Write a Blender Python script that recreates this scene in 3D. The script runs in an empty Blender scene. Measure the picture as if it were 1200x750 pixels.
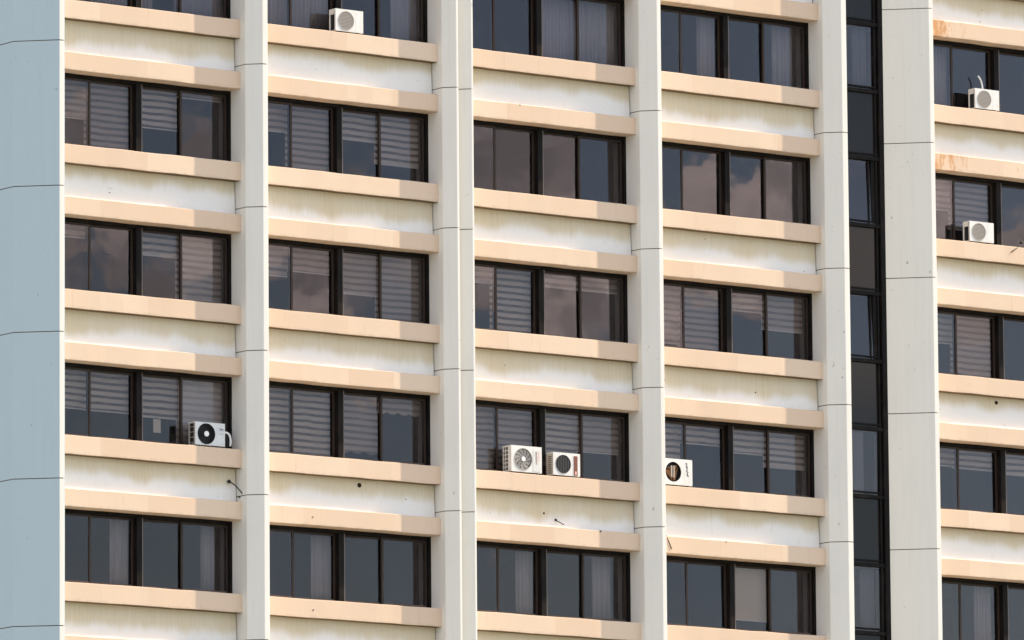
import bpy, bmesh, math, random
from mathutils import Vector, Matrix
R = random.Random(7)
S = bpy.context.scene
COL = S.collection
rad = math.radians

# ------------------------------------------------------------------ materials
def mat(name, base=(.5, .5, .5), rough=.6, spec=.3, metal=0.0):
    m = bpy.data.materials.new(name); m.use_nodes = True
    b = m.node_tree.nodes['Principled BSDF']
    b.inputs['Base Color'].default_value = (*base, 1)
    b.inputs['Roughness'].default_value = rough
    b.inputs['Specular IOR Level'].default_value = spec
    b.inputs['Metallic'].default_value = metal
    return m

class NT:
    """small node-tree writer"""
    def __init__(s, m):
        s.t = m.node_tree; s.n = s.t.nodes; s.l = s.t.links
        s.bsdf = s.n.get('Principled BSDF')
    def put(s, sock, v):
        if hasattr(v, 'is_output'): s.l.new(v, sock)
        elif isinstance(v, tuple): sock.default_value = v if len(v) == len(sock.default_value) else (*v, 1)
        else: sock.default_value = v
    def coords(s, jitter=True):
        o = s.n.new('ShaderNodeTexCoord').outputs['Object']
        if not jitter: return o, o
        inf = s.n.new('ShaderNodeObjectInfo').outputs['Random']
        m = s.n.new('ShaderNodeVectorMath'); m.operation = 'MULTIPLY_ADD'
        c = s.n.new('ShaderNodeCombineXYZ')
        for i in range(3): s.l.new(inf, c.inputs[i])
        s.l.new(c.outputs[0], m.inputs[0]); m.inputs[1].default_value = (91.3, 47.7, 63.1); s.l.new(o, m.inputs[2])
        return o, m.outputs[0]
    def noise(s, vec, scale=(1, 1, 1), sc=1.0, detail=4, rough=.55):
        mp = s.n.new('ShaderNodeMapping'); s.l.new(vec, mp.inputs[0]); mp.inputs['Scale'].default_value = scale
        t = s.n.new('ShaderNodeTexNoise'); s.l.new(mp.outputs[0], t.inputs['Vector'])
        t.inputs['Scale'].default_value = sc; t.inputs['Detail'].default_value = detail; t.inputs['Roughness'].default_value = rough
        return t.outputs['Fac']
    def math(s, op, a, b=0.0, c=None, clamp=False):
        m = s.n.new('ShaderNodeMath'); m.operation = op; m.use_clamp = clamp
        s.put(m.inputs[0], a); s.put(m.inputs[1], b)
        if c is not None: s.put(m.inputs[2], c)
        return m.outputs[0]
    def ramp(s, v, lo, hi, a=0.0, b=1.0):
        m = s.n.new('ShaderNodeMapRange'); m.interpolation_type = 'SMOOTHSTEP'
        s.put(m.inputs[0], v)
        for i, q in enumerate((lo, hi, a, b)): s.put(m.inputs[1 + i], q)
        return m.outputs[0]
    def mix(s, f, a, b, mode='MIX'):
        m = s.n.new('ShaderNodeMix'); m.data_type = 'RGBA'; m.blend_type = mode
        s.put(m.inputs[0], f); s.put(m.inputs[6], a); s.put(m.inputs[7], b)
        return m.outputs[2]
    def sep(s, v):
        x = s.n.new('ShaderNodeSeparateXYZ'); s.l.new(v, x.inputs[0]); return x.outputs
    def bump(s, h, strength=.2, dist=.01):
        b = s.n.new('ShaderNodeBump'); b.inputs['Strength'].default_value = strength; b.inputs['Distance'].default_value = dist
        s.l.new(h, b.inputs['Height']); s.l.new(b.outputs[0], s.bsdf.inputs['Normal'])
    def color(s, c): s.l.new(c, s.bsdf.inputs['Base Color'])

def make_fin_paint(name='fin_paint', base=(.76, .74, .682), worn=(.63, .60, .535), blotch=(.67, .66, .61)):
    m = mat(name, base, .7, .25); t = NT(m); o, j = t.coords()
    streak = t.noise(o, (9, 9, .35), 1.0, 5, .6)
    blot = t.noise(o, (.9, .9, .6), 1.3, 5, .6)
    c = t.mix(t.ramp(streak, .45, .8, 0, .3), base, worn)
    c = t.mix(t.ramp(blot, .45, .8, 0, .4), c, blotch)
    spk = t.noise(o, (1, 1, .6), 11, 2, .5)
    c = t.mix(t.ramp(spk, .735, .77, 0, .6), c, (.28, .26, .23))
    t.color(c); t.bump(t.noise(o, (1, 1, 1), 60, 3), .12, .004)
    return m
def make_ledge_paint(rust=False):
    m = mat('rusty_ledge_paint' if rust else 'ledge_paint', (.6, .42, .29), .75, .2); t = NT(m); o, j = t.coords()
    x, y, z = t.sep(o)
    seg = t.math('FLOOR', t.math('DIVIDE', x, 1.28))
    wn = t.n.new('ShaderNodeTexWhiteNoise'); wn.noise_dimensions = '2D'
    cb = t.n.new('ShaderNodeCombineXYZ'); t.l.new(seg, cb.inputs[0])
    t.l.new(t.n.new('ShaderNodeObjectInfo').outputs['Random'], cb.inputs[1]); t.l.new(cb.outputs[0], wn.inputs['Vector'])
    c = t.mix(wn.outputs['Value'], LEDGE_A, LEDGE_B)
    fr = t.math('ABSOLUTE', t.math('SUBTRACT', t.math('FRACT', t.math('DIVIDE', x, 1.28)), .5))
    c = t.mix(t.ramp(fr, .488, .499, 0, .35), c, (.70, .53, .39))
    blot = t.noise(j, (1.2, 1, 2.5), 1.5, 5, .6)
    c = t.mix(t.ramp(blot, .42, .72, 0, .45), c, (.70, .53, .395))
    drip = t.noise(j, (14, 3, .8), 1.0, 4, .6)
    c = t.mix(t.ramp(drip, .6, .8, 0, .42), c, (.46, .35, .25))
    grime = t.math('MULTIPLY', t.ramp(z, .09, .0), t.ramp(t.noise(j, (4, 1, 1), 1.3, 4), .38, .68))
    c = t.mix(t.math('MULTIPLY', grime, .30), c, (.40, .31, .22))
    chip = t.noise(j, (6, 1, 9), 2.0, 3, .6)
    c = t.mix(t.ramp(chip, .72, .75, 0, .55), c, (.50, .42, .34))
    if rust:
        rs = t.noise(j, (3.0, 1, 1.2), 1.6, 6, .7)
        c = t.mix(t.ramp(t.math('ADD', rs, t.ramp(x, 0, 2.2, .22, 0)), .58, .8, 0, .85), c, (.52, .25, .09))
    t.color(c); t.bump(t.noise(j, (1, 1, 1), 70, 3), .15, .004)
    return m
def make_spandrel_paint():
    m = mat('spandrel_paint', (.72, .71, .68), .75, .2); t = NT(m); o, j = t.coords()
    x, y, z = t.sep(o)
    rnd = t.n.new('ShaderNodeObjectInfo').outputs['Random']
    drip = t.noise(j, (15, 1, .4), 1.0, 5, .65)
    wav = t.noise(j, (.8, 1, .2), 1.2, 3, .5)
    edge = t.math('ADD', t.math('MULTIPLY', t.math('SUBTRACT', drip, .5), .16), t.math('MULTIPLY', t.math('SUBTRACT', wav, .5), .6))
    edge = t.math('ADD', edge, t.math('MULTIPLY', t.math('SUBTRACT', rnd, .5), .24))
    mask = t.ramp(t.math('ADD', z, edge), .25, .52)
    fine = t.noise(j, (38, 2, .9), 1.0, 4, .65)
    stain = t.mix(t.ramp(fine, .3, .7), (.61, .515, .345), (.67, .575, .40))
    c = t.mix(t.math('MULTIPLY', mask, t.math('MULTIPLY_ADD', wav, .5, .62)), (.80, .78, .735), stain)
    run = t.noise(j, (22, 1, .25), 1.0, 2, .5)
    c = t.mix(t.math('MULTIPLY', t.ramp(run, .66, .8, 0, .22), t.ramp(z, .05, .5)), c, (.36, .30, .20))
    low = t.noise(j, (5, 1, 3), 1.5, 4, .6)
    c = t.mix(t.ramp(low, .55, .8, 0, .3), c, (.6, .58, .52))
    spk = t.noise(j, (1, 1, .7), 9, 2, .5)
    c = t.mix(t.ramp(spk, .75, .78, 0, .7), c, (.2, .17, .13))
    t.color(c); t.bump(t.noise(j, (1, 1, 1), 50, 3), .15, .004)
    return m
LEDGE_A, LEDGE_B = (.675, .51, .37), (.73, .575, .43)
M = {}
M['fin'] = make_fin_paint(); M['fin_shade'] = make_fin_paint('shade_blue_fin_paint', (.455, .545, .57), (.41, .48, .495), (.43, .52, .545)); M['ledge'] = make_ledge_paint(); M['rust'] = make_ledge_paint(True); M['spandrel'] = make_spandrel_paint()  # second fin paint has blue sky shade worked into its colour
M['groove'] = mat('joint_sealant', (.17, .13, .09), .9, .1)
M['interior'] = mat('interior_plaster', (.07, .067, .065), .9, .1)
M['soffit_shade'] = mat('shade_dark_underside', (.17, .13, .085), .9, .1); M['core'] = mat('dark_concrete', (.10, .09, .08), .9, .1)  # underside colour carries the shade under the sills
M['black'] = mat('black_plastic', (.012, .012, .013), .55, .3)
M['coil'] = mat('dark_coil', (.02, .02, .021), .5, .3)
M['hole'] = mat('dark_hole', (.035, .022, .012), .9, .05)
M['rail'] = mat('blind_rail', (.80, .78, .75), .5, .3)
M['paper'] = mat('paper', (.85, .80, .72), .8, .1)
M['hose_white'] = mat('hose_insulation', (.82, .82, .80), .6, .3)
M['cable'] = mat('cable_rubber', (.02, .018, .016), .6, .3)

def make_frame():
    m = mat('bronze_frame', (.022, .017, .014), .55, .10); t = NT(m); o, j = t.coords()
    n = t.noise(j, (3, 3, 1), 2.0, 4, .6)
    t.color(t.mix(t.ramp(n, .4, .75, 0, .7), (.006, .0052, .005), (.020, .015, .0125)))
    return m
M['frame'] = make_frame(); M['sash'] = mat('brown_sash', (.040, .028, .022), .5, .2); M['rail_sunlit'] = mat('sunlit_brown_rail', (.115, .078, .060), .45, .3); M['strip_trim'] = mat('sunlit_bronze_trim', (.13, .105, .09), .4, .4)  # lighter rail and trim browns have sunlight painted into the colour

def make_glass():
    m = bpy.data.materials.new('tinted_glass'); m.use_nodes = True; t = NT(m)
    t.n.remove(t.bsdf); out = t.n['Material Output']
    tr = t.n.new('ShaderNodeBsdfTransparent'); gl = t.n.new('ShaderNodeBsdfGlossy'); gl.inputs['Roughness'].default_value = .0
    gl.inputs['Color'].default_value = (1.0, .93, .99, 1)
    o, j = t.coords()
    dirt = t.noise(j, (2, 2, 1.2), 2.2, 5, .65)
    tr.inputs['Color'].default_value = (.76, .74, .73, 1)
    bp = t.n.new('ShaderNodeBump'); bp.inputs['Strength'].default_value = .22; bp.inputs['Distance'].default_value = .004
    t.l.new(t.noise(j, (1, 1, 1), 1.6, 1, .4), bp.inputs['Height']); t.l.new(bp.outputs[0], gl.inputs['Normal'])
    fr = t.n.new('ShaderNodeFresnel'); fr.inputs['IOR'].default_value = 1.335
    mx = t.n.new('ShaderNodeMixShader'); t.l.new(fr.outputs[0], mx.inputs[0]); t.l.new(tr.outputs[0], mx.inputs[1]); t.l.new(gl.outputs[0], mx.inputs[2])
    df = t.n.new('ShaderNodeBsdfDiffuse'); df.inputs['Color'].default_value = (.45, .42, .39, 1)
    m2 = t.n.new('ShaderNodeMixShader'); t.l.new(t.ramp(dirt, .4, .85, .003, .030), m2.inputs[0])
    t.l.new(mx.outputs[0], m2.inputs[1]); t.l.new(df.outputs[0], m2.inputs[2])
    t.l.new(m2.outputs[0], out.inputs[0])
    return m
M['glass'] = make_glass()
def make_dark_glass():
    m = mat('dark_spandrel_glass', (.016, .0135, .0135), .04, .16); return m
M['darkglass'] = make_dark_glass()

def make_zebra(name, a, b):
    m = mat(name, a, .85, .1); t = NT(m); o, j = t.coords()
    x, y, z = t.sep(o)
    w = t.math('ADD', z, t.math('MULTIPLY', t.noise(j, (1.2, 1, 1), 1.5, 2), .05))
    f = t.math('ABSOLUTE', t.math('SUBTRACT', t.math('FRACT', t.math('DIVIDE', w, .152)), .5))
    s = t.ramp(f, .22, .36)
    c = t.mix(s, a, b)
    c = t.mix(t.ramp(t.noise(j, (2, 1, 1), 2, 3), .4, .8, 0, .4), c, tuple(q * .7 for q in a))
    t.color(c); return m
M['zebra_a'] = make_zebra('zebra_blind', (.78, .72, .66), (.16, .15, .15))
M['zebra_b'] = make_zebra('pale_zebra_blind', (.62, .56, .51), (.24, .22, .21))
M['zebra_w'] = make_zebra('white_zebra_blind', (.90, .88, .85), (.62, .60, .58))
M['roller'] = mat('roller_fabric', (.80, .68, .54), .9, .1)
def make_curtain(name, a, b):
    m = mat(name, a, .9, .1); t = NT(m); o, j = t.coords()
    t.color(t.mix(t.noise(j, (9, 9, .3), 1.0, 3), a, b)); return m
M['curtain'] = make_curtain('grey_curtain', (.62, .60, .62), (.36, .35, .38))
M['faint'] = make_curtain('faint_curtain', (.25, .25, .30), (.17, .17, .21)); M['sheer'] = make_curtain('sheer_curtain', (.52, .52, .58), (.40, .40, .46))
def make_casing(name, a, b, k):
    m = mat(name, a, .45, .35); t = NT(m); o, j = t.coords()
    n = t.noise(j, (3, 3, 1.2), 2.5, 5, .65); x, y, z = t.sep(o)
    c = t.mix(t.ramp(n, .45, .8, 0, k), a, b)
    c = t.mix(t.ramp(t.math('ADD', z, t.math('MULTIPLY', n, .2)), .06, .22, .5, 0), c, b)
    t.color(c); return m
M['white_casing'] = make_casing('white_casing', (.76, .745, .71), (.55, .50, .42), .5)
M['grey_casing'] = make_casing('grey_white_casing', (.66, .67, .66), (.46, .45, .42), .5)
M['beige'] = mat('beige_grille', (.34, .31, .275), .5, .3)
M['grey_blade'] = mat('grey_fan_blade', (.40, .375, .345), .5, .3)
M['dark_blade'] = mat('dark_fan_blade', (.065, .063, .064), .5, .3)
M['brown_blade'] = mat('rusty_fan', (.26, .12, .055), .7, .2)
M['hub'] = mat('white_hub', (.82, .82, .80), .4, .3)
M['side_grey'] = mat('side_louvre', (.42, .38, .32), .6, .3)
M['red_brown'] = mat('red_brown_strip', (.20, .07, .045), .45, .35)
M['ink_red'] = mat('faded_red_print', (.42, .16, .13), .6, .2)
M['ink_blue'] = mat('blue_grey_print', (.10, .12, .20), .6, .2)
M['ink_black'] = mat('black_print', (.03, .03, .03), .6, .2)
M['panel_grey'] = mat('pale_panel', (.66, .66, .63), .5, .3)
M['pink'] = mat('pink_print_and_glow', (.85, .45, .36), .6, .2)
def make_ground():
    m = mat('ground', (.28, .25, .2), .9, .1); t = NT(m); o, j = t.coords(False)
    n = t.noise(o, (1, 1, 1), .02, 6, .6); n2 = t.noise(o, (1, 1, 1), .6, 6, .6)
    c = t.mix(t.ramp(n, .42, .58), (.24, .235, .22), (.17, .18, .14))
    t.color(t.mix(t.math('MULTIPLY', n2, .5), c, (.30, .29, .27))); return m
M['ground'] = make_ground()

# ------------------------------------------------------------------ mesh helpers
def box(bm, x0, x1, y0, y1, z0, z1, mi=0, bev=0.0):
    v = [bm.verts.new(p) for p in ((x0,y0,z0),(x1,y0,z0),(x1,y1,z0),(x0,y1,z0),(x0,y0,z1),(x1,y0,z1),(x1,y1,z1),(x0,y1,z1))]
    fs = [bm.faces.new([v[i] for i in q]) for q in ((0,3,2,1),(4,5,6,7),(0,1,5,4),(1,2,6,5),(2,3,7,6),(3,0,4,7))]
    for f in fs: f.material_index = mi
    if bev:
        es = list({e for f in fs for e in f.edges})
        bmesh.ops.bevel(bm, geom=es, offset=bev, segments=2, affect='EDGES', profile=.6, material=mi)
def prism(bm, pts, z0, z1, mi=0):
    """plan polygon (x, y) extruded from z0 to z1"""
    a = [bm.verts.new((x, y, z0)) for x, y in pts]; b = [bm.verts.new((x, y, z1)) for x, y in pts]
    fs = [bm.faces.new(a[::-1]), bm.faces.new(b)]
    n = len(pts)
    for i in range(n): fs.append(bm.faces.new((a[i], a[(i+1) % n], b[(i+1) % n], b[i])))
    for f in fs: f.material_index = mi
    return fs
def plate(bm, pts, y0, y1, mi=0):
    """outline in x-z extruded from y0 to y1"""
    a = [bm.verts.new((x, y0, z)) for x, z in pts]; b = [bm.verts.new((x, y1, z)) for x, z in pts]
    fs = [bm.faces.new(a), bm.faces.new(b[::-1])]
    n = len(pts)
    for i in range(n): fs.append(bm.faces.new((a[(i+1) % n], a[i], b[i], b[(i+1) % n])))
    for f in fs: f.material_index = mi
def tube(bm, pts, r, mi=0, seg=10):
    pts = [Vector(p) for p in pts]; rings = []
    for i, p in enumerate(pts):
        d = (pts[min(i+1, len(pts)-1)] - pts[max(i-1, 0)]).normalized()
        u = d.cross(Vector((.31, .2, .93))).normalized(); w = d.cross(u)
        rings.append([bm.verts.new(p + (u*math.cos(2*math.pi*k/seg) + w*math.sin(2*math.pi*k/seg))*r) for k in range(seg)])
    for a, b in zip(rings, rings[1:]):
        for k in range(seg):
            f = bm.faces.new((a[k], a[(k+1) % seg], b[(k+1) % seg], b[k])); f.material_index = mi; f.smooth = True
    for rg in (rings[0], rings[-1][::-1]):
        f = bm.faces.new(rg); f.material_index = mi
def disc(bm, cx, cz, r, y0, y1, mi=0, seg=40):
    plate(bm, [(cx + r*math.cos(2*math.pi*k/seg), cz + r*math.sin(2*math.pi*k/seg)) for k in range(seg)], y0, y1, mi)
def ring(bm, cx, cz, r0, r1, y0, y1, mi=0, seg=40):
    vs = []
    for y in (y0, y1):
        for r in (r0, r1):
            vs.append([bm.verts.new((cx + r*math.cos(2*math.pi*k/seg), y, cz + r*math.sin(2*math.pi*k/seg))) for k in range(seg)])
    for k in range(seg):
        l = (k+1) % seg
        for a, b in ((0,1),(1,3),(3,2),(2,0)):
            f = bm.faces.new((vs[a][k], vs[a][l], vs[b][l], vs[b][k])); f.material_index = mi
def bezier(p0, p1, p2, p3, n=10):
    o = []
    for i in range(n+1):
        t = i/n; o.append(tuple((1-t)**3*a + 3*t*(1-t)**2*b + 3*t*t*(1-t)*c + t**3*d for a, b, c, d in zip(p0, p1, p2, p3)))
    return o
def obj(name, bm, mats, parent=None, loc=(0, 0, 0), normals=True):
    if normals: bmesh.ops.recalc_face_normals(bm, faces=bm.faces)
    me = bpy.data.meshes.new(name); bm.to_mesh(me); bm.free()
    for m in (mats if isinstance(mats, (list, tuple)) else [mats]): me.materials.append(M[m] if isinstance(m, str) else m)
    o = bpy.data.objects.new(name, me); COL.objects.link(o); o.location = loc
    if parent: o.parent = parent
    return o
def BM(): return bmesh.new()
def thing(name, label, cat, loc, group=None):
    o = bpy.data.objects.new(name, None); COL.objects.link(o); o.location = loc
    o['label'] = label; o['category'] = cat
    if group: o['group'] = group
    return o
def tag(o, label, cat, group=None):
    o['label'] = label; o['category'] = cat
    if group: o['group'] = group
    return o

# ------------------------------------------------------------------ camera and pixel rays (photo pixels, 1200 x 750)
CAM = Vector((-104.98560, -153.34251, -33.66831))
YAW, PITCH, ROLL, FPX = 0.63344774, 0.14494640, -0.00825577, 9675.3955
_f = Vector((math.sin(YAW)*math.cos(PITCH), math.cos(YAW)*math.cos(PITCH), math.sin(PITCH)))
_r = Vector((math.cos(YAW), -math.sin(YAW), 0)); _u = _r.cross(_f)
CR = _r*math.cos(ROLL) + _u*math.sin(ROLL); CU = -_r*math.sin(ROLL) + _u*math.cos(ROLL)
def at_y(px, py, y):
    """point of the building's plane y = const seen at a photo pixel"""
    d = _f + CR*((px-600)/FPX) - CU*((py-375)/FPX)
    return CAM + d*((y-CAM.y)/d.y)
cam = bpy.data.cameras.new('camera'); co = bpy.data.objects.new('camera', cam); COL.objects.link(co)
mw = Matrix((CR, CU, -_f)).transposed().to_4x4(); mw.translation = CAM
co.matrix_world = mw
cam.sensor_width = 36; cam.lens = FPX*36/1200; cam.clip_start = 1; cam.clip_end = 6000
S.camera = co

# ------------------------------------------------------------------ the building
GROUND_Z = -35.3
H = 3.3; SILL = .425; LINT_B = -1.177; LINT_T = -.767
XB = [0.0, 5.552, 11.312, 16.862]
tower = thing('office_tower', 'peach and white concrete office tower with angled fins, ledges and rows of dark windows', 'building', (8, 0, GROUND_Z))
def part(name, bm, mats, loc):
    return obj(name, bm, mats, tower, Vector(loc) - Vector(tower.location))
ROWS = range(-2, 6)
Z_TOP, Z_LOW = 9.0, GROUND_Z
JOINTS = [-.63 - H*n for n in range(-3, 10)]
def inset(poly, d):
    n = len(poly); area = sum(poly[i][0]*poly[(i+1) % n][1] - poly[(i+1) % n][0]*poly[i][1] for i in range(n)); sg = 1 if area > 0 else -1
    out = []
    for i in range(n):
        p, q, r = (Vector(poly[(i+k) % n]) for k in (-1, 0, 1))
        a = (q-p).normalized(); b = (r-q).normalized()
        na, nb = Vector((-a.y, a.x))*sg, Vector((-b.y, b.x))*sg
        m = (na+nb).normalized(); out.append(tuple(q + m*(d/max(.3, m.dot(na)))))
    return out
def fin(poly, paint='fin'):
    """poly: plan outline, front corners in order; panels one storey high with open joints over a recessed core"""
    bm = BM(); x0 = poly[0][0]
    cx = sum(p[0] for p in poly)/len(poly); cy = sum(p[1] for p in poly)/len(poly)
    loc = [(x-x0, y) for x, y in poly]
    zs = [Z_TOP] + JOINTS + [Z_LOW]
    zs.sort()
    for a, b in zip(zs, zs[1:]):
        fs = prism(bm, loc, a + .0105, b - .0105)
    bm.normal_update()
    es = [e for e in bm.edges if abs(e.verts[0].co.z - e.verts[1].co.z) > .5]
    bmesh.ops.bevel(bm, geom=es, offset=.012, segments=2, affect='EDGES', profile=.6)
    bm.normal_update()
    if paint != 'fin':                       # shade is put into the blue-grey colour; front edge keeps the plain cream paint
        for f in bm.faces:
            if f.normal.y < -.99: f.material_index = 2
    inner = inset(loc, .03)
    prism(bm, inner, Z_LOW + .05, Z_TOP - .05, 1)
    return part('fin', bm, [paint, 'groove'] + (['fin'] if paint != 'fin' else []), (x0, 0, 0))
F1 = [(0, .9), (0, -.185), (.287, -.47), (.43, -.47), (.43, .9)]
x = XB[2]; F3 = [(x, .9), (x, -.14), (x+.307, -.45), (x+.425, -.45), (x+.425, .9)]
x = XB[3]; F4 = [(x, .9), (x, -.142), (x+.332, -.45), (x+.49, -.45), (x+.49, .9)]
F0 = [(-5.99, 7.6), (-5.99, .276), (-5.244, -.47), (-5.096, -.47), (-5.096, .9), (-5.6, .9), (-5.6, 7.6)]
F5 = [(19.088, .9), (19.088, .341), (19.899, -.47), (20.032, -.47), (20.032, .9)]
x = 25.25; F6 = [(x, .9), (x, -.14), (x+.38, -.45), (x+.494, -.45), (x+.494, .9)]
for p in (F1, F3, F4, F6): fin(p)
# the double fin: two angled blades side by side
xx = XB[1]
fin([(xx, .9), (xx, -.155), (xx+.231, -.41), (xx+.293, -.41), (xx+.293, .9)])
fin([(xx+.295, .9), (xx+.295, -.044), (xx+.661, -.41), (xx+.715, -.41), (xx+.715, .9)])
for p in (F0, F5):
    o = fin(p, 'fin_shade' if p is F0 else 'fin')
    o['label'] = 'broad pale fin with bluish shade coloured into its wide angled face' if p is F0 else 'broad pale fin with a wide angled face'

BAYS = [(-5.096, 0.0), (.43, XB[1]), (XB[1]+.715, XB[2]), (XB[2]+.425, XB[3]), (20.032, 25.25)]
def ledge(x0, x1, z0, z1, rust=False, top=False):
    bm = BM(); w = x1-x0+.04
    b = .022
    ch = (.045, .016) if top else (.012, .010)
    prof = [(.62, 0), (b*.5, 0), (0, b*.5), (0, z1-z0-ch[1]), (ch[0]*.6, z1-z0-ch[1]*.25), (ch[0], z1-z0), (.62, z1-z0)]
    n = max(2, int(w/.45)); rows = []
    for i in range(n+1):
        xx = w*i/n
        jy = R.uniform(-.005, .005); jz = R.uniform(-.006, .006)
        rows.append([bm.verts.new((xx, y + (jy if y < .3 else 0), z + jz)) for y, z in prof])
    for a, c in zip(rows, rows[1:]):
        for k in range(len(prof)):
            l = (k+1) % len(prof); bm.faces.new((a[k], a[l], c[l], c[k]))
    bm.faces.new(rows[0]); bm.faces.new(rows[-1][::-1])
    if not top:                              # shade below the sill ledges, put into a darker underside colour
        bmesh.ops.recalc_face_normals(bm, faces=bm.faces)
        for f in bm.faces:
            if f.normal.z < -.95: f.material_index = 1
    return part('ledge', bm, ['rust' if rust else 'ledge', 'soffit_shade'], (x0-.02, 0, z0))
for bi, (x0, x1) in enumerate(BAYS):
    for n in ROWS:
        z = -H*n
        ledge(x0, x1, z, z+SILL)
        o = ledge(x0, x1, z+LINT_B, z+LINT_T, rust=(bi == 4 and n in (-1, 0)), top=True)
        if bi == 4 and n in (-1, 0): o['label'] = 'peach ledge with rust stains'
        bm = BM(); w = x1-x0-.028
        # spandrel leans back a little towards its head
        a = [(.20, 0), (.235, LINT_T*-1+.01), (.5, LINT_T*-1+.01), (.5, 0)]
        k0 = [bm.verts.new((0, y, zz-.01)) for y, zz in a]; k1 = [bm.verts.new((w, y, zz-.01)) for y, zz in a]
        for i in range(4): bm.faces.new((k0[i], k0[(i+1) % 4], k1[(i+1) % 4], k1[i]))
        bm.faces.new(k0); bm.faces.new(k1[::-1])
        part('spandrel', bm, 'spandrel', (x0, 0, z+LINT_T))
# structure behind the face
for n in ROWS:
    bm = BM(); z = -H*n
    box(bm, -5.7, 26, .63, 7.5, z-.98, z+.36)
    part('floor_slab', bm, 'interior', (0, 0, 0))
    bm = BM(); box(bm, -5.7, 26, .505, .63, z-1.10, z+.40)
    part('upstand', bm, 'core', (0, 0, 0))
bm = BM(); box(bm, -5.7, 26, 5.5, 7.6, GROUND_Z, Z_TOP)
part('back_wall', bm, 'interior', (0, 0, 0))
for xx in (.1, 5.7, 11.4, 17.0, 19.5, 25.3):
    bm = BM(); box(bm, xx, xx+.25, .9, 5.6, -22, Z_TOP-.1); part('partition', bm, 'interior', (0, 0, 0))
bm = BM(); box(bm, -5.7, 26, .3, 7.6, GROUND_Z, -H*5-2.9); part('podium_wall', bm, 'spandrel', (0, 0, 0))
bm = BM(); box(bm, -5.7, 26, .3, 7.6, H*2+.5, Z_TOP-.3); part('parapet', bm, 'spandrel', (0, 0, 0))
bm = BM(); box(bm, -6.1, 26.2, -.1, 7.8, Z_TOP, Z_TOP+.3); part('roof', bm, 'core', (0, 0, 0))

# ------------------------------------------------------------------ windows
WY = .53                       # glass plane
HO = -LINT_B                   # helper
OPEN_H = H - SILL + LINT_B     # 1.698
def curtain_sheet(bm, x0, x1, z0, z1, amp=.03, per=.11, mi=0):
    n = max(6, int((x1-x0)/per*8)); ph = R.uniform(0, 6)
    prev = None
    for i in range(n+1):
        x = x0 + (x1-x0)*i/n
        y = amp*math.sin(2*math.pi*(x-x0)/per + ph) + amp*.5*math.sin(2*math.pi*(x-x0)/(per*2.7)+ph*2)
        a = [bm.verts.new((x, y, z0)), bm.verts.new((x, y, z1)), bm.verts.new((x, y+.004, z1)), bm.verts.new((x, y+.004, z0))]
        if prev:
            for k in range(4):
                l = (k+1) % 4; f = bm.faces.new((prev[k], prev[l], a[l], a[k])); f.smooth = k in (0, 2); f.material_index = mi
        else: bm.faces.new(a)
        prev = a
    bm.faces.new(prev[::-1])
def scallop(bm, x0, x1, z0, z1, lobes=4, depth=.06):
    pts = [(x0, z1), (x0, z0)]
    for i in range(1, lobes*8):
        t = i/(lobes*8); pts.append((x0+(x1-x0)*t, z0 - depth*abs(math.sin(math.pi*t*lobes))))
    pts += [(x1, z0), (x1, z1)]
    plate(bm, pts, 0, .006)
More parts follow.
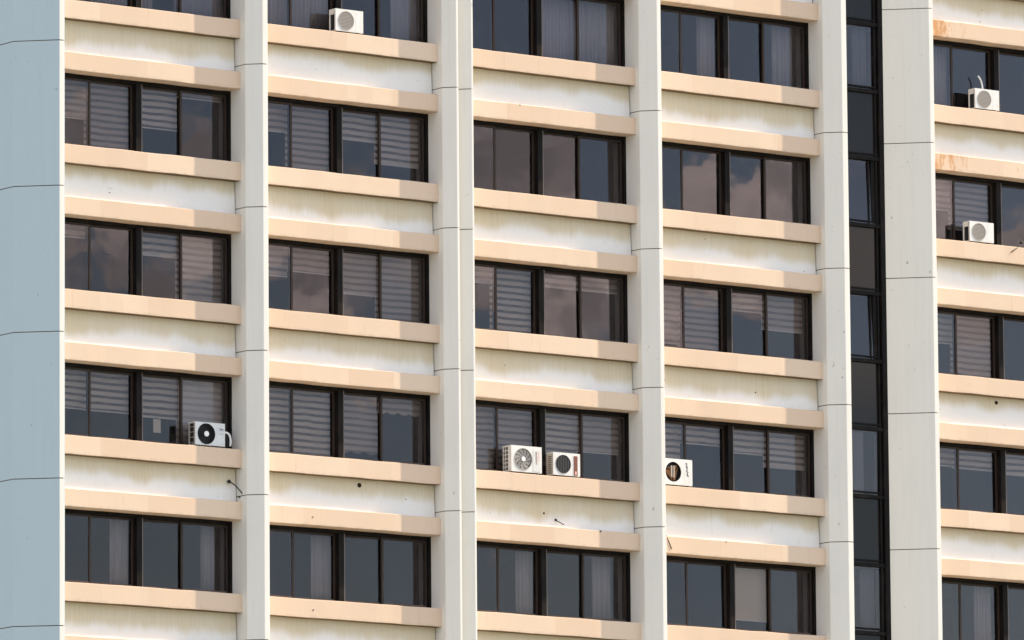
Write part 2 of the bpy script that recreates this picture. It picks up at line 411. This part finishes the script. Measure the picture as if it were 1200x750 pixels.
def window(x0, x1, n, dress, detailed=True):
    W = x1-x0; h = OPEN_H; z0 = -H*(n+1)+SILL
    mid = W - 2.56
    bm = BM(); e = .003
    d0, d1 = -.13, .10
    box(bm, -.02, .065, d0, d1, -.02, h+.02); box(bm, W-.075, W+.02, d0, d1, -.02, h+.02)          # jambs
    box(bm, .065, W-.075, d0+e, d1-e, h-.085, h+.02); box(bm, .065, W-.075, d0+e, d1-e, -.02, .045)   # head, sill rail
    box(bm, mid-.055, mid+.085, d0-.03, d1-2*e, .045, h-.085)                                    # centre post
    box(bm, mid+.085, mid+.105, d0-.03-e, d0+.03, .045, h-.085, 1)                                   # cover strip, its lighter bronze stands for sunlight on it
    win = part('window', bm, ['frame', 'strip_trim'], (x0, WY, z0))
    if (n, round(x0)) in WLABEL: win['label'] = WLABEL[(n, round(x0))]
    zb, zt = .048, h-.088
    q1 = (mid-.055 + .065)/2; q2 = (mid+.105 + W-.075)/2 - .05
    sashes = [(.066, q1+.03, 0), (q1-.035, mid-.056, 1), (mid+.106, q2+.03, 1), (q2-.04, W-.076, 0)]
    for i, (a, b, tr) in enumerate(sashes):
        y = -.045 + tr*.055
        st = .05
        bm = BM()
        box(bm, a, a+st, y-.02, y+.02, zb, zt); box(bm, b-st, b, y-.02, y+.02, zb, zt)
        box(bm, a+st, b-st, y-.018, y+.018, zb, zb+.055, 1); box(bm, a+st, b-st, y-.018, y+.018, zt-.05, zt)  # lower rail's lighter brown holds painted sunlight
        s = obj('sash', bm, ['sash', 'rail_sunlit'], win)
        bm = BM(); hw, hh = (b-a)/2-st+.01, (zt-zb)/2-.045
        box(bm, -hw, hw, -.003, .003, -hh, hh)
        p = obj('pane', bm, 'glass', win, ((a+b)/2, y, (zb+zt)/2))
        p.rotation_euler = (rad(R.gauss(0, .22)), 0, rad(R.gauss(0, .22)))
        if not detailed: continue
        d = dress[i] if i < len(dress) else None
        if not d: continue
        kind, v = d[0], d[1]
        ya = .14
        bx0, bx1 = a+.01, b-.01
        if kind in 'zZwpr':
            m = {'z': 'zebra_b', 'Z': 'zebra_a', 'w': 'zebra_w', 'p': 'roller', 'r': 'roller'}[kind]
            m = 'roller' if kind in 'pr' else m
            L = v*(h-.12) + R.uniform(-.03, .03)
            bm = BM()
            box(bm, bx0, bx1, 0, .004, h-L, h+.02)
            box(bm, bx0, bx1, -.008, .012, h-L-.028, h-L, 1)
            obj('blind', bm, [m, 'rail'], win, (0, ya + R.uniform(-.01, .02), 0))
        elif kind == 's':                                    # blind with a scalloped lower edge
            L = v*(h-.1); bm = BM(); scallop(bm, bx0, bx1, h-L, h+.02, 3 if v > .6 else 4, .055)
            o = obj('blind', bm, 'zebra_b', win, (0, ya, 0)); o['label'] = 'blind with a scalloped lower edge'
        elif kind in 'cC':                                   # curtain from f0 to f1 of the sash width
            f0, f1 = v; bm = BM(); w = bx1-bx0
            curtain_sheet(bm, bx0+w*f0, bx0+w*f1, .02, h+.02, .028 if kind == 'c' else .012, R.uniform(.09, .15))
            obj('curtain', bm, 'curtain' if kind == 'c' else 'sheer', win, (0, ya+.03, 0))
    return win
Zb = lambda v: ('Z', v)
zb_ = lambda v: ('z', v)
cu = lambda a, b: ('c', (a, b))
sh = lambda a, b: ('C', (a, b))
DRESS = {
 (0,-1): [cu(0,1), cu(0,1), cu(.0,.45), sh(0,1)], (0,0): [zb_(.62), zb_(1), Zb(.62), ('z',.12)], (0,1): [zb_(.24), None, Zb(.38), zb_(.97)],
 (0,2): [Zb(.60), Zb(.60), Zb(.64), ('w',1.0)], (0,3): [None, cu(.58,1), None, cu(.55,.86)],
 (1,-1): [cu(0,1), cu(0,1), None, sh(.4,1)], (1,0): [zb_(.48), zb_(1), Zb(.48), Zb(.80)], (1,1): [zb_(.50), zb_(.42), zb_(.65), zb_(1)],
 (1,2): [Zb(1), Zb(1), ('s',.88), ('s',.27)], (1,3): [None, cu(.55,1), None, None],
 (2,-1): [None, None, sh(0,1), cu(0,1)], (2,0): [None, None, None, None], (2,1): [zb_(.30), Zb(1), zb_(.26), zb_(.27)],
 (2,2): [zb_(1), zb_(1), Zb(1), zb_(.60)], (2,3): [None, cu(.6,1), None, cu(.35,.8)],
 (3,-1): [None, cu(.58,1), None, cu(.35,.86)], (3,0): [None, None, None, None], (3,1): [zb_(.93), zb_(1), Zb(.35), zb_(.58)],
 (3,2): [Zb(1), Zb(.34), Zb(.40), Zb(.58)], (3,3): [None, None, ('p',.85), None],
 (4,-1): [cu(0,1), None, None, None], (4,0): [zb_(.52), zb_(.80), None, None], (4,1): [zb_(.52), zb_(1), None, None],
 (4,2): [zb_(.32), Zb(.36), Zb(.38), None], (4,3): [None, cu(.5,.9), None, None]}
WLABEL = {}
WINS = {}
for bi, (x0, x1) in enumerate(BAYS):
    for n in range(-2, 5):
        WINS[(bi, n)] = window(x0, x1, n, DRESS.get((bi, n), []), detailed=(bi, n) in DRESS)
# paper notice on a pane of the left bay
p = at_y(184.8, 499, WY-.01) - Vector((BAYS[0][0], WY, -H*3+SILL))
bm = BM(); box(bm, -.10, .10, -.001, .002, -.155, .155)
o = obj('notice', bm, 'paper', WINS[(0, 2)], (p.x, .02, p.z)); o['label'] = 'sheet of paper stuck to the pane'

# the narrow full-height glazed strip, and its twin round the broad fin
def strip_window(x0, x1, y, n):
    W = x1-x0; bm = BM(); z0 = -H*n - 1.02
    zz = [0, H/2, H]
    box(bm, -.02, .10, -.10, .08, 0, H); box(bm, W-.14, W+.02, -.10, .08, 0, H); box(bm, W-.24, W-.19, -.05, .05, 0, H)
    for z in zz[:2]:
        box(bm, .10, W-.14, -.075, .06, z-.045, z+.045); box(bm, .11, W-.15, -.045, .04, z+.085, z+.125)
    w = part('strip_window', bm, 'frame', (x0, y, z0))
    for k, (a, b) in enumerate(((.045, H/2-.045), (H/2+.045, H-.045))):
        bm = BM(); hw = (W-.24)/2; hh = (b-a)/2-.005
        box(bm, -hw, hw, -.003, .003, -hh, hh)
        p = obj('pane', bm, 'darkglass' if k == 0 else 'glass', w, (.10+hw, 0, (a+b)/2))
        p.rotation_euler = (rad(R.gauss(0, .2)), 0, rad(R.gauss(0, .25)))
        if k == 0:
            bm = BM(); box(bm, .10, W-.14, .10, .13, a-.05, b+.05); obj('backing_panel', bm, 'core', w)
        elif n in (1, 2):                       # casements standing slightly open, tilted to the sky
            p.rotation_euler = (rad(-1.35), 0, rad(R.gauss(0, .2)))
            bm = BM(); box(bm, W-.46, W-.42, -.03, .03, a+.01, b-.01); obj('sash', bm, 'frame', w)
            bm = BM(); box(bm, W-.36, W-.24, -.02, .02, a, b); obj('sash', bm, 'frame', w)
        else:
            bm = BM()
            if n % 2: box(bm, .15, W-.62, .10, .105, a-.02, b); obj('blind', bm, 'faint', w)
            else: curtain_sheet(bm, W-.75, W-.3, a, b, .02, .12); obj('curtain', bm, 'faint', w, (0, .16, 0))
    return w
for n in range(-2, 6):
    strip_window(XB[3]+.49, 19.10, .43, n)

# holes drilled in the spandrels and fins
def hole(px, py, y, r, label=None):
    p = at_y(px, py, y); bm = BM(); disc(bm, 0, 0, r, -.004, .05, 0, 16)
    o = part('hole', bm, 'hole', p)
    if label: o['label'] = label
hole(421.3, 568.7, .22, .052, 'round vent hole in the stained spandrel')
hole(1167.7, 472, .22, .045, 'round hole in the stained spandrel')
hole(637.4, 601.5, .215, .026); hole(764.2, 262.6, -.30, .018); hole(768.2, 262.2, -.36, .02)
hole(366.5, 606, -.002, .016); hole(367, 715, -.002, .018); hole(609.3, 123, -.002, .014); hole(704, 622.5, -.002, .02); hole(851, 635, -.002, .014)
hole(475.5, 585, .21, .012); hole(128.5, 226, .21, .014); hole(129.5, 221, .212, .010); hole(885.5, 460, .21, .016); hole(1089, 129.5, -.43, .016)

# ------------------------------------------------------------------ loose cables
def cable(pts, r, knob, label):
    bm = BM(); tube(bm, pts, r)
    if knob:
        k = Vector(pts[0]); bmesh.ops.create_icosphere(bm, subdivisions=2, radius=knob, matrix=Matrix.Translation(k))
    c = sum((Vector(p) for p in pts), Vector())/len(pts)
    bmesh.ops.translate(bm, vec=-Vector(pts[0]), verts=bm.verts)
    o = obj('cable', bm, 'cable', None, pts[0]); tag(o, label, 'cable'); return o
P = lambda px, py, y: tuple(at_y(px, py, y))
cable(bezier(P(268.5, 564.3, .18), P(275, 567, .05), P(280, 573, .03), P(286.3, 582, -.02)) + [P(284, 582.2, .03), P(279.5, 582.8, .12)], .014, .045,
      'black cable bowing from the stained spandrel to the fin beside it')
cable(bezier(P(651.3, 609.3, .20), P(652.5, 610.5, .12), P(656, 612, .05), P(661, 615, .03), 6), .011, .032,
      'short black cable stub poking from the spandrel below two neighbouring air conditioners')
cable(bezier(P(780.6, 627, .02), P(782, 631, -.012), P(785, 637, -.012), P(787.3, 643.5, -.012), 6), .009, 0,
      'thin dark wire hanging down the face of a peach ledge beside a white fin edge')
cable(bezier(P(1196.6, 284.5, .10), P(1196, 289, .03), P(1193, 289.5, -.012), P(1185, 295.5, -.012), 8), .011, .045,
      'dark cable end curling over the ledge at the photo\'s right edge')

# ------------------------------------------------------------------ air conditioners
def fan_face(t, kind, cx, cz, r, w, h):
    if kind == 'slat':
        bm = BM(); n = 13
        ring(bm, cx, cz, r-.012, r+.006, -.014, .02, 0)
        for i in range(n):
            z = cz - r + 2*r*(i+.5)/n; hx = math.sqrt(max(0, r*r-(z-cz)**2))-.01
            if hx > .02: box(bm, cx-hx, cx+hx, -.010, .012, z-.0118, z+.0118)
        obj('fan_grille', bm, 'beige', t)
    elif kind == 'dark':
        bm = BM(); ring(bm, cx, cz, r-.012, r, -.012, .01)
        for k in range(1, 7): ring(bm, cx, cz, r*k/7-.003, r*k/7+.003, -.006, .004)
        obj('fan_grille', bm, 'black', t)
        bm = BM(); disc(bm, cx, cz, .062, -.02, .01); obj('fan_hub', bm, 'hub', t)
    elif kind == 'blade':
        bm = BM()
        for k in range(11):
            a = 2*math.pi*k/11; pts = []
            for s in range(7): rr = .06 + (r-.07)*s/6; q = a + .55*s/6; pts.append((cx+rr*math.cos(q), cz+rr*math.sin(q)))
            for s in range(6, -1, -1): rr = .06 + (r-.07)*s/6; q = a + .55*s/6 + .45; pts.append((cx+rr*math.cos(q), cz+rr*math.sin(q)))
            plate(bm, pts, .015+.002*(k % 2), .025)
        obj('fan_blades', bm, 'grey_blade', t)
        bm = BM(); ring(bm, cx, cz, r-.01, r+.004, -.012, .01)
        for k in range(1, 4): ring(bm, cx, cz, r*k/4-.003, r*k/4+.003, -.008, .0)
        obj('fan_grille', bm, 'beige', t)
        bm = BM(); disc(bm, cx, cz, .055, -.02, .02); obj('fan_hub', bm, 'hub', t)
    elif kind == 'bars':
        bm = BM(); ring(bm, cx, cz, r-.012, r, -.012, .01)
        for i in range(9):
            x = cx - r + 2*r*(i+.5)/9; hz = math.sqrt(max(0, r*r-(x-cx)**2))-.01
            box(bm, x-.012, x+.012, -.006, .008, cz-hz, cz+hz)
        obj('fan_grille', bm, 'dark_blade', t)
        bm = BM(); disc(bm, cx-.01, cz, r*.8, .03, .05, 0); obj('fan_blades', bm, 'coil', t)
    elif kind == 'rust':
        bm = BM()
        for k in range(3):
            a = 2*math.pi*k/3 + .4; pts = []
            for s in range(7): rr = .05 + (r-.06)*s/6; q = a + .5*s/6; pts.append((cx+rr*math.cos(q), cz+rr*math.sin(q)))
            for s in range(6, -1, -1): rr = .05 + (r-.06)*s/6; q = a + .5*s/6 + 1.85; pts.append((cx+rr*math.cos(q), cz+rr*math.sin(q)))
            plate(bm, pts, .05+.004*k, .058+.004*k)
        obj('fan_blades', bm, 'brown_blade', t)
        bm = BM(); box(bm, cx-.055, cx-.02, .02, .04, cz-.12, cz+.15); box(bm, cx+.02, cx+.05, .02, .04, cz-.13, cz+.15)
        obj('fan_bracket', bm, 'side_grey', t)
def air_conditioner(pxl, pxr, pyb, n, h, d, kind, side, label, yfront=.02, fc=.42, fr=.40):
    zt = -H*n + SILL + .004
    x0 = at_y(pxl, pyb, yfront).x; x1 = at_y(pxr, pyb, yfront).x; w = x1-x0
    t = thing('air_conditioner', label, 'air conditioner', (x0+w/2, yfront+d/2, zt), 'air conditioner outdoor units on the ledges')
    ox, oy = -w/2, -d/2
    lift = .03
    inner = bpy.data.objects  # noqa
    cx, cz, r = w*fc, lift + (h-lift)*.5, (h-lift)*fr
    cas = 'grey_casing' if kind == 'dark' else 'white_casing'
    bm = BM()
    # front sheet with a round opening
    seg = 40
    for y in (0.0, .018):
        outer = []
        for k in range(seg):
            a = 2*math.pi*k/seg; c, s = math.cos(a), math.sin(a)
            outer.append((c, s))
        iv = [bm.verts.new((cx+r*c, y, cz+r*s)) for c, s in outer]
        ov = []
        for c, s in outer:
            tx = ((w-cx) if c > 0 else cx)/max(abs(c), 1e-6); tz = ((h-cz) if s > 0 else (cz-lift))/max(abs(s), 1e-6)
            q = min(tx, tz); ov.append(bm.verts.new((cx+q*c, y, cz+q*s)))
        for k in range(seg):
            l = (k+1) % seg; bm.faces.new((iv[k], iv[l], ov[l], ov[k]))
            # corner fill
            a_, b_ = ov[k].co, ov[l].co
            if abs(a_.x-b_.x) > 1e-5 and abs(a_.z-b_.z) > 1e-5:
                cxn = w if max(a_.x, b_.x) > w-1e-4 else 0; czn = h if max(a_.z, b_.z) > h-1e-4 else lift
                cv = bm.verts.new((cxn, y, czn)); bm.faces.new((ov[k], ov[l], cv))
        if y == 0: f0 = iv
        else:
            for k in range(seg): bm.faces.new((f0[k], f0[(k+1) % seg], iv[(k+1) % seg], iv[k]))
    box(bm, 0, w, .003, d, h-.02, h+.004, 0)                     # top sheet
    box(bm, w-.018, w, .019, d, lift, h-.02, 0)                # right side
    box(bm, .018, w-.02, d-.018, d-.002, lift, h-.02, 0)       # back
    box(bm, .0, w, .019, d, lift, lift+.02, 0)
    box(bm, w*.72, w*.726, -.003, .004, lift+.01, h-.03, 0)    # panel seam
    if side == 'open':
        box(bm, 0, .016, d-.04, d-.001, lift+.02, h-.02); box(bm, -.004, .02, d*.25, d-.003, h-.125, h-.02)
        box(bm, 0, .016, .019, .04, lift+.02, h-.02)
    elif side == 'cage':
        for k in range(7): z = lift + .02 + (h-lift-.04)*k/6; box(bm, -.004, .012, .02, d-.002, z-.009, z+.009)
        for y in (.02, d*.36, d*.66, d-.02): box(bm, -.002, .014, y-.008, y+.008, lift+.02, h-.02)
        box(bm, -.001, .016, .019, .11, lift+.02, h-.02)
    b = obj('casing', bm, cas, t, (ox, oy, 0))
    bm = BM()
    if side == 'louvre':
        for k in range(10): z = lift + .05 + (h-lift-.12)*k/9; box(bm, -.006, .014, .05, d-.05, z-.014, z+.010)
        box(bm, 0, .012, .019, .07, lift+.02, h-.02); box(bm, 0, .012, d-.07, d-.003, lift+.02, h-.02); box(bm, -.001, .013, .02, d-.004, h-.08, h-.02)
        obj('side_panel', bm, 'side_grey', t, (ox, oy, 0))
    elif side == 'dark':
        box(bm, 0, .01, .019, .06, lift+.02, h-.02); box(bm, 0, .01, d-.05, d-.003, lift+.02, h-.02)
        for k in range(4): box(bm, 0, .012, .06, d-.05, lift+.05+k*.12, lift+.062+k*.12)
        obj('side_panel', bm, 'side_grey', t, (ox, oy, 0))
    else: bm.free()
    bm = BM(); box(bm, .03, w-.03, .11, d-.03, lift+.02, h-.025); obj('coil', bm, 'coil', t, (ox, oy, 0))
    for fx in (.08, w-.16):
        bm = BM(); box(bm, fx, fx+.08, .03, d-.03, 0, lift); obj('foot', bm, 'black', t, (ox, oy, 0))
    before = set(t.children)
    fan_face(t, kind, cx, cz, r, w, h)
    for c in t.children:
        if c not in before: c.location = (ox, oy, 0)
    t['_w'] = w; del t['_w']
    return t, w, h, ox, oy
def marks(t, ox, oy, rects, m, name='lettering'):
    bm = BM()
    for x0, x1, z0, z1 in rects: box(bm, x0, x1, -.003, .004, z0, z1)
    obj(name, bm, m, t, (ox, oy, 0))
# under the top edge of the photo
air_conditioner(393.3, 425.7, 39, 0, .545, .26, 'slat', 'open', 'white air conditioner with slatted beige grille on the ledge at the photo\'s top edge', fc=.38, fr=.41)
# right-hand bay, two alike
t, w, h, ox, oy = air_conditioner(1143, 1171, 128, 0, .52, .26, 'slat', 'open', 'white air conditioner with a pale pipe rising behind it, on the rightmost bay\'s upper ledge', fc=.38, fr=.42)
bm = BM(); tube(bm, bezier((w*.66, .30, .30), (w*.66, .31, .62), (w*.66, .31, .80), (w*.50, .34, .91), 12), .020); obj('pipe', bm, 'hose_white', t, (ox, oy, 0))
air_conditioner(1136.6, 1164.8, 286, 1, .52, .26, 'slat', 'open', 'white air conditioner with plain beige grille below the one with the rising pipe', fc=.38, fr=.42)
# left bay
t, w, h, ox, oy = air_conditioner(228.9, 263.7, 524, 3, .55, .28, 'dark', 'dark', 'grey-white air conditioner with black fan, white hub and looping hose, beside a fin', fc=.37, fr=.455)
marks(t, ox, oy, [(w*.80, w*.86, h*.78, h*.80), (w*.84, w*.95, h*.74, h*.775), (w*.79, w*.95, h*.70, h*.715), (w*.80, w*.94, h*.56, h*.575)], 'ink_blue', 'emblem')
bm = BM(); tube(bm, bezier((w-.01, .12, h*.62), (w+.16, .08, h*.80), (w+.24, .08, h*.50), (w+.20, .09, h*.12), 14), .026); obj('hose', bm, 'hose_white', t, (ox, oy, 0))
bm = BM(); tube(bm, bezier((w-.01, .15, h*.55), (w+.12, .12, h*.66), (w+.16, .12, h*.40), (w+.14, .12, h*.06), 12), .026); obj('hose', bm, 'black', t, (ox, oy, 0))
# the pair
t, w, h, ox, oy = air_conditioner(599.3, 635, 555, 3, .64, .34, 'blade', 'cage', 'larger air conditioner of the pair, white with cage side and grey fan', fc=.39, fr=.41)
bm = BM(); box(bm, w*.71, w*.96, -.006, .004, h*.09, h*.88); obj('service_panel', bm, 'panel_grey', t, (ox, oy, 0))
bm = BM()
for k in range(6): z = h*(.80-.055*k); box(bm, w*.795, w*.825+.01*(k % 2), -.009, .0, z-.012, z+.012)
for z in (h*.46, h*.385): box(bm, w*.80, w*.84, -.009, .0, z-.012, z+.012)
obj('lettering', bm, 'red_brown', t, (ox, oy, 0))
bm = BM()
for k in range(5): z = h*(.80-.07*k); box(bm, w*.875, w*.91, -.009, .0, z-.016, z+.012)
obj('lettering', bm, 'pink', t, (ox, oy, 0))
t, w, h, ox, oy = air_conditioner(648.5, 680, 560, 3, .56, .27, 'bars', 'louvre', 'smaller air conditioner of the pair, with dark fan and red-brown strip', fc=.37, fr=.41)
bm = BM(); box(bm, w*.76, w*.90, -.006, .006, h*.08, h*.90); obj('trim_strip', bm, 'red_brown', t, (ox, oy, 0))
bm = BM(); disc(bm, w*.83, h*.20, .03, -.009, 0, 0, 14); box(bm, w*.805, w*.855, -.0085, 0, h*.10, h*.26); obj('glow_patch', bm, 'pink', t, (ox, oy, 0))  # pale glow at the strip's foot, made as a pink coloured piece
# half behind the fin
t, w, h, ox, oy = air_conditioner(776.5, 811.5, 570.5, 3, .645, .32, 'rust', 'louvre', 'white air conditioner with rusty brown fan, half hidden behind a white fin edge', fc=.37, fr=.385)
bm = BM()
R2 = random.Random(3)
for k in range(11):
    z = h*(.86-.046*k); a = w*(.795 + .004*k)
    box(bm, a, a + R2.uniform(.02, .045), -.004, .004, z-.009, z+.008)
    if k % 3 == 0: box(bm, a-.016, a, -.0045, .0035, z-.016, z+.018)
obj('lettering', bm, 'ink_black', t, (ox, oy, 0))

# ------------------------------------------------------------------ ground
bm = BM(); s = 2500
bm.faces.new([bm.verts.new(p) for p in ((-s, -s, 0), (s, -s, 0), (s, s, 0), (-s, s, 0))])
g = obj('ground', bm, 'ground', None, (0, 0, GROUND_Z)); g['kind'] = 'structure'

# ------------------------------------------------------------------ light
AZ, EL = rad(106.7), rad(46)           # azimuth from +Y towards +X
sd = Vector((math.sin(AZ)*math.cos(EL), math.cos(AZ)*math.cos(EL), math.sin(EL)))
sun = bpy.data.lights.new('sun', 'SUN'); sun.energy = 3.9; sun.angle = rad(.53); sun.color = (1, .84, .64)
so = bpy.data.objects.new('sun', sun); COL.objects.link(so); so.rotation_euler = sd.to_track_quat('Z', 'Y').to_euler()
W = bpy.data.worlds.new('World'); S.world = W; W.use_nodes = True
wt = W.node_tree; t = NT.__new__(NT); t.t = wt; t.n = wt.nodes; t.l = wt.links; t.bsdf = None
bg = wt.nodes['Background']; bg.inputs['Strength'].default_value = .13
sky = wt.nodes.new('ShaderNodeTexSky'); sky.sky_type = 'NISHITA'; sky.sun_disc = False
sky.sun_elevation = EL; sky.sun_rotation = AZ; sky.air_density = 1.0; sky.dust_density = 0.6; sky.ozone_density = 1.0
d = wt.nodes.new('ShaderNodeTexCoord').outputs['Generated']
dx, dy, dz = t.sep(d)
n1 = t.noise(d, (1, 1, 1.9), 46.0, 7, .58); n2 = t.noise(d, (1, 1, 1.8), 55.0, 5, .6); n3 = t.noise(d, (1, 1, 2.5), 5.0, 7, .6)
# a ragged bank of cumulus some nine degrees up, scattered cloud elsewhere
bank = t.math('MULTIPLY', t.ramp(dz, .136, .152), t.ramp(dz, .156, .172, 1, 0))
cover = t.math('ADD', t.math('MULTIPLY', bank, .34), n1)
mask = t.ramp(cover, .62, .76)
mask = t.math('MAXIMUM', mask, t.math('MULTIPLY', t.ramp(n3, .44, .66, 0, .8), t.ramp(dz, .18, .26)))
cc = t.mix(t.ramp(n2, .35, .68), (8.0, 7.2, 6.9), (19.0, 16.4, 14.8))
wt.links.new(t.mix(t.math('MULTIPLY', mask, .9), sky.outputs[0], cc), bg.inputs['Color'])

S.view_settings.view_transform = 'Standard'; S.view_settings.look = 'None'
S.view_settings.exposure = 0.88; S.view_settings.gamma = 1.0; S.view_settings.use_curve_mapping = False
S.render.engine = 'CYCLES'
S.cycles.max_bounces = 10; S.cycles.transparent_max_bounces = 12; S.cycles.diffuse_bounces = 5
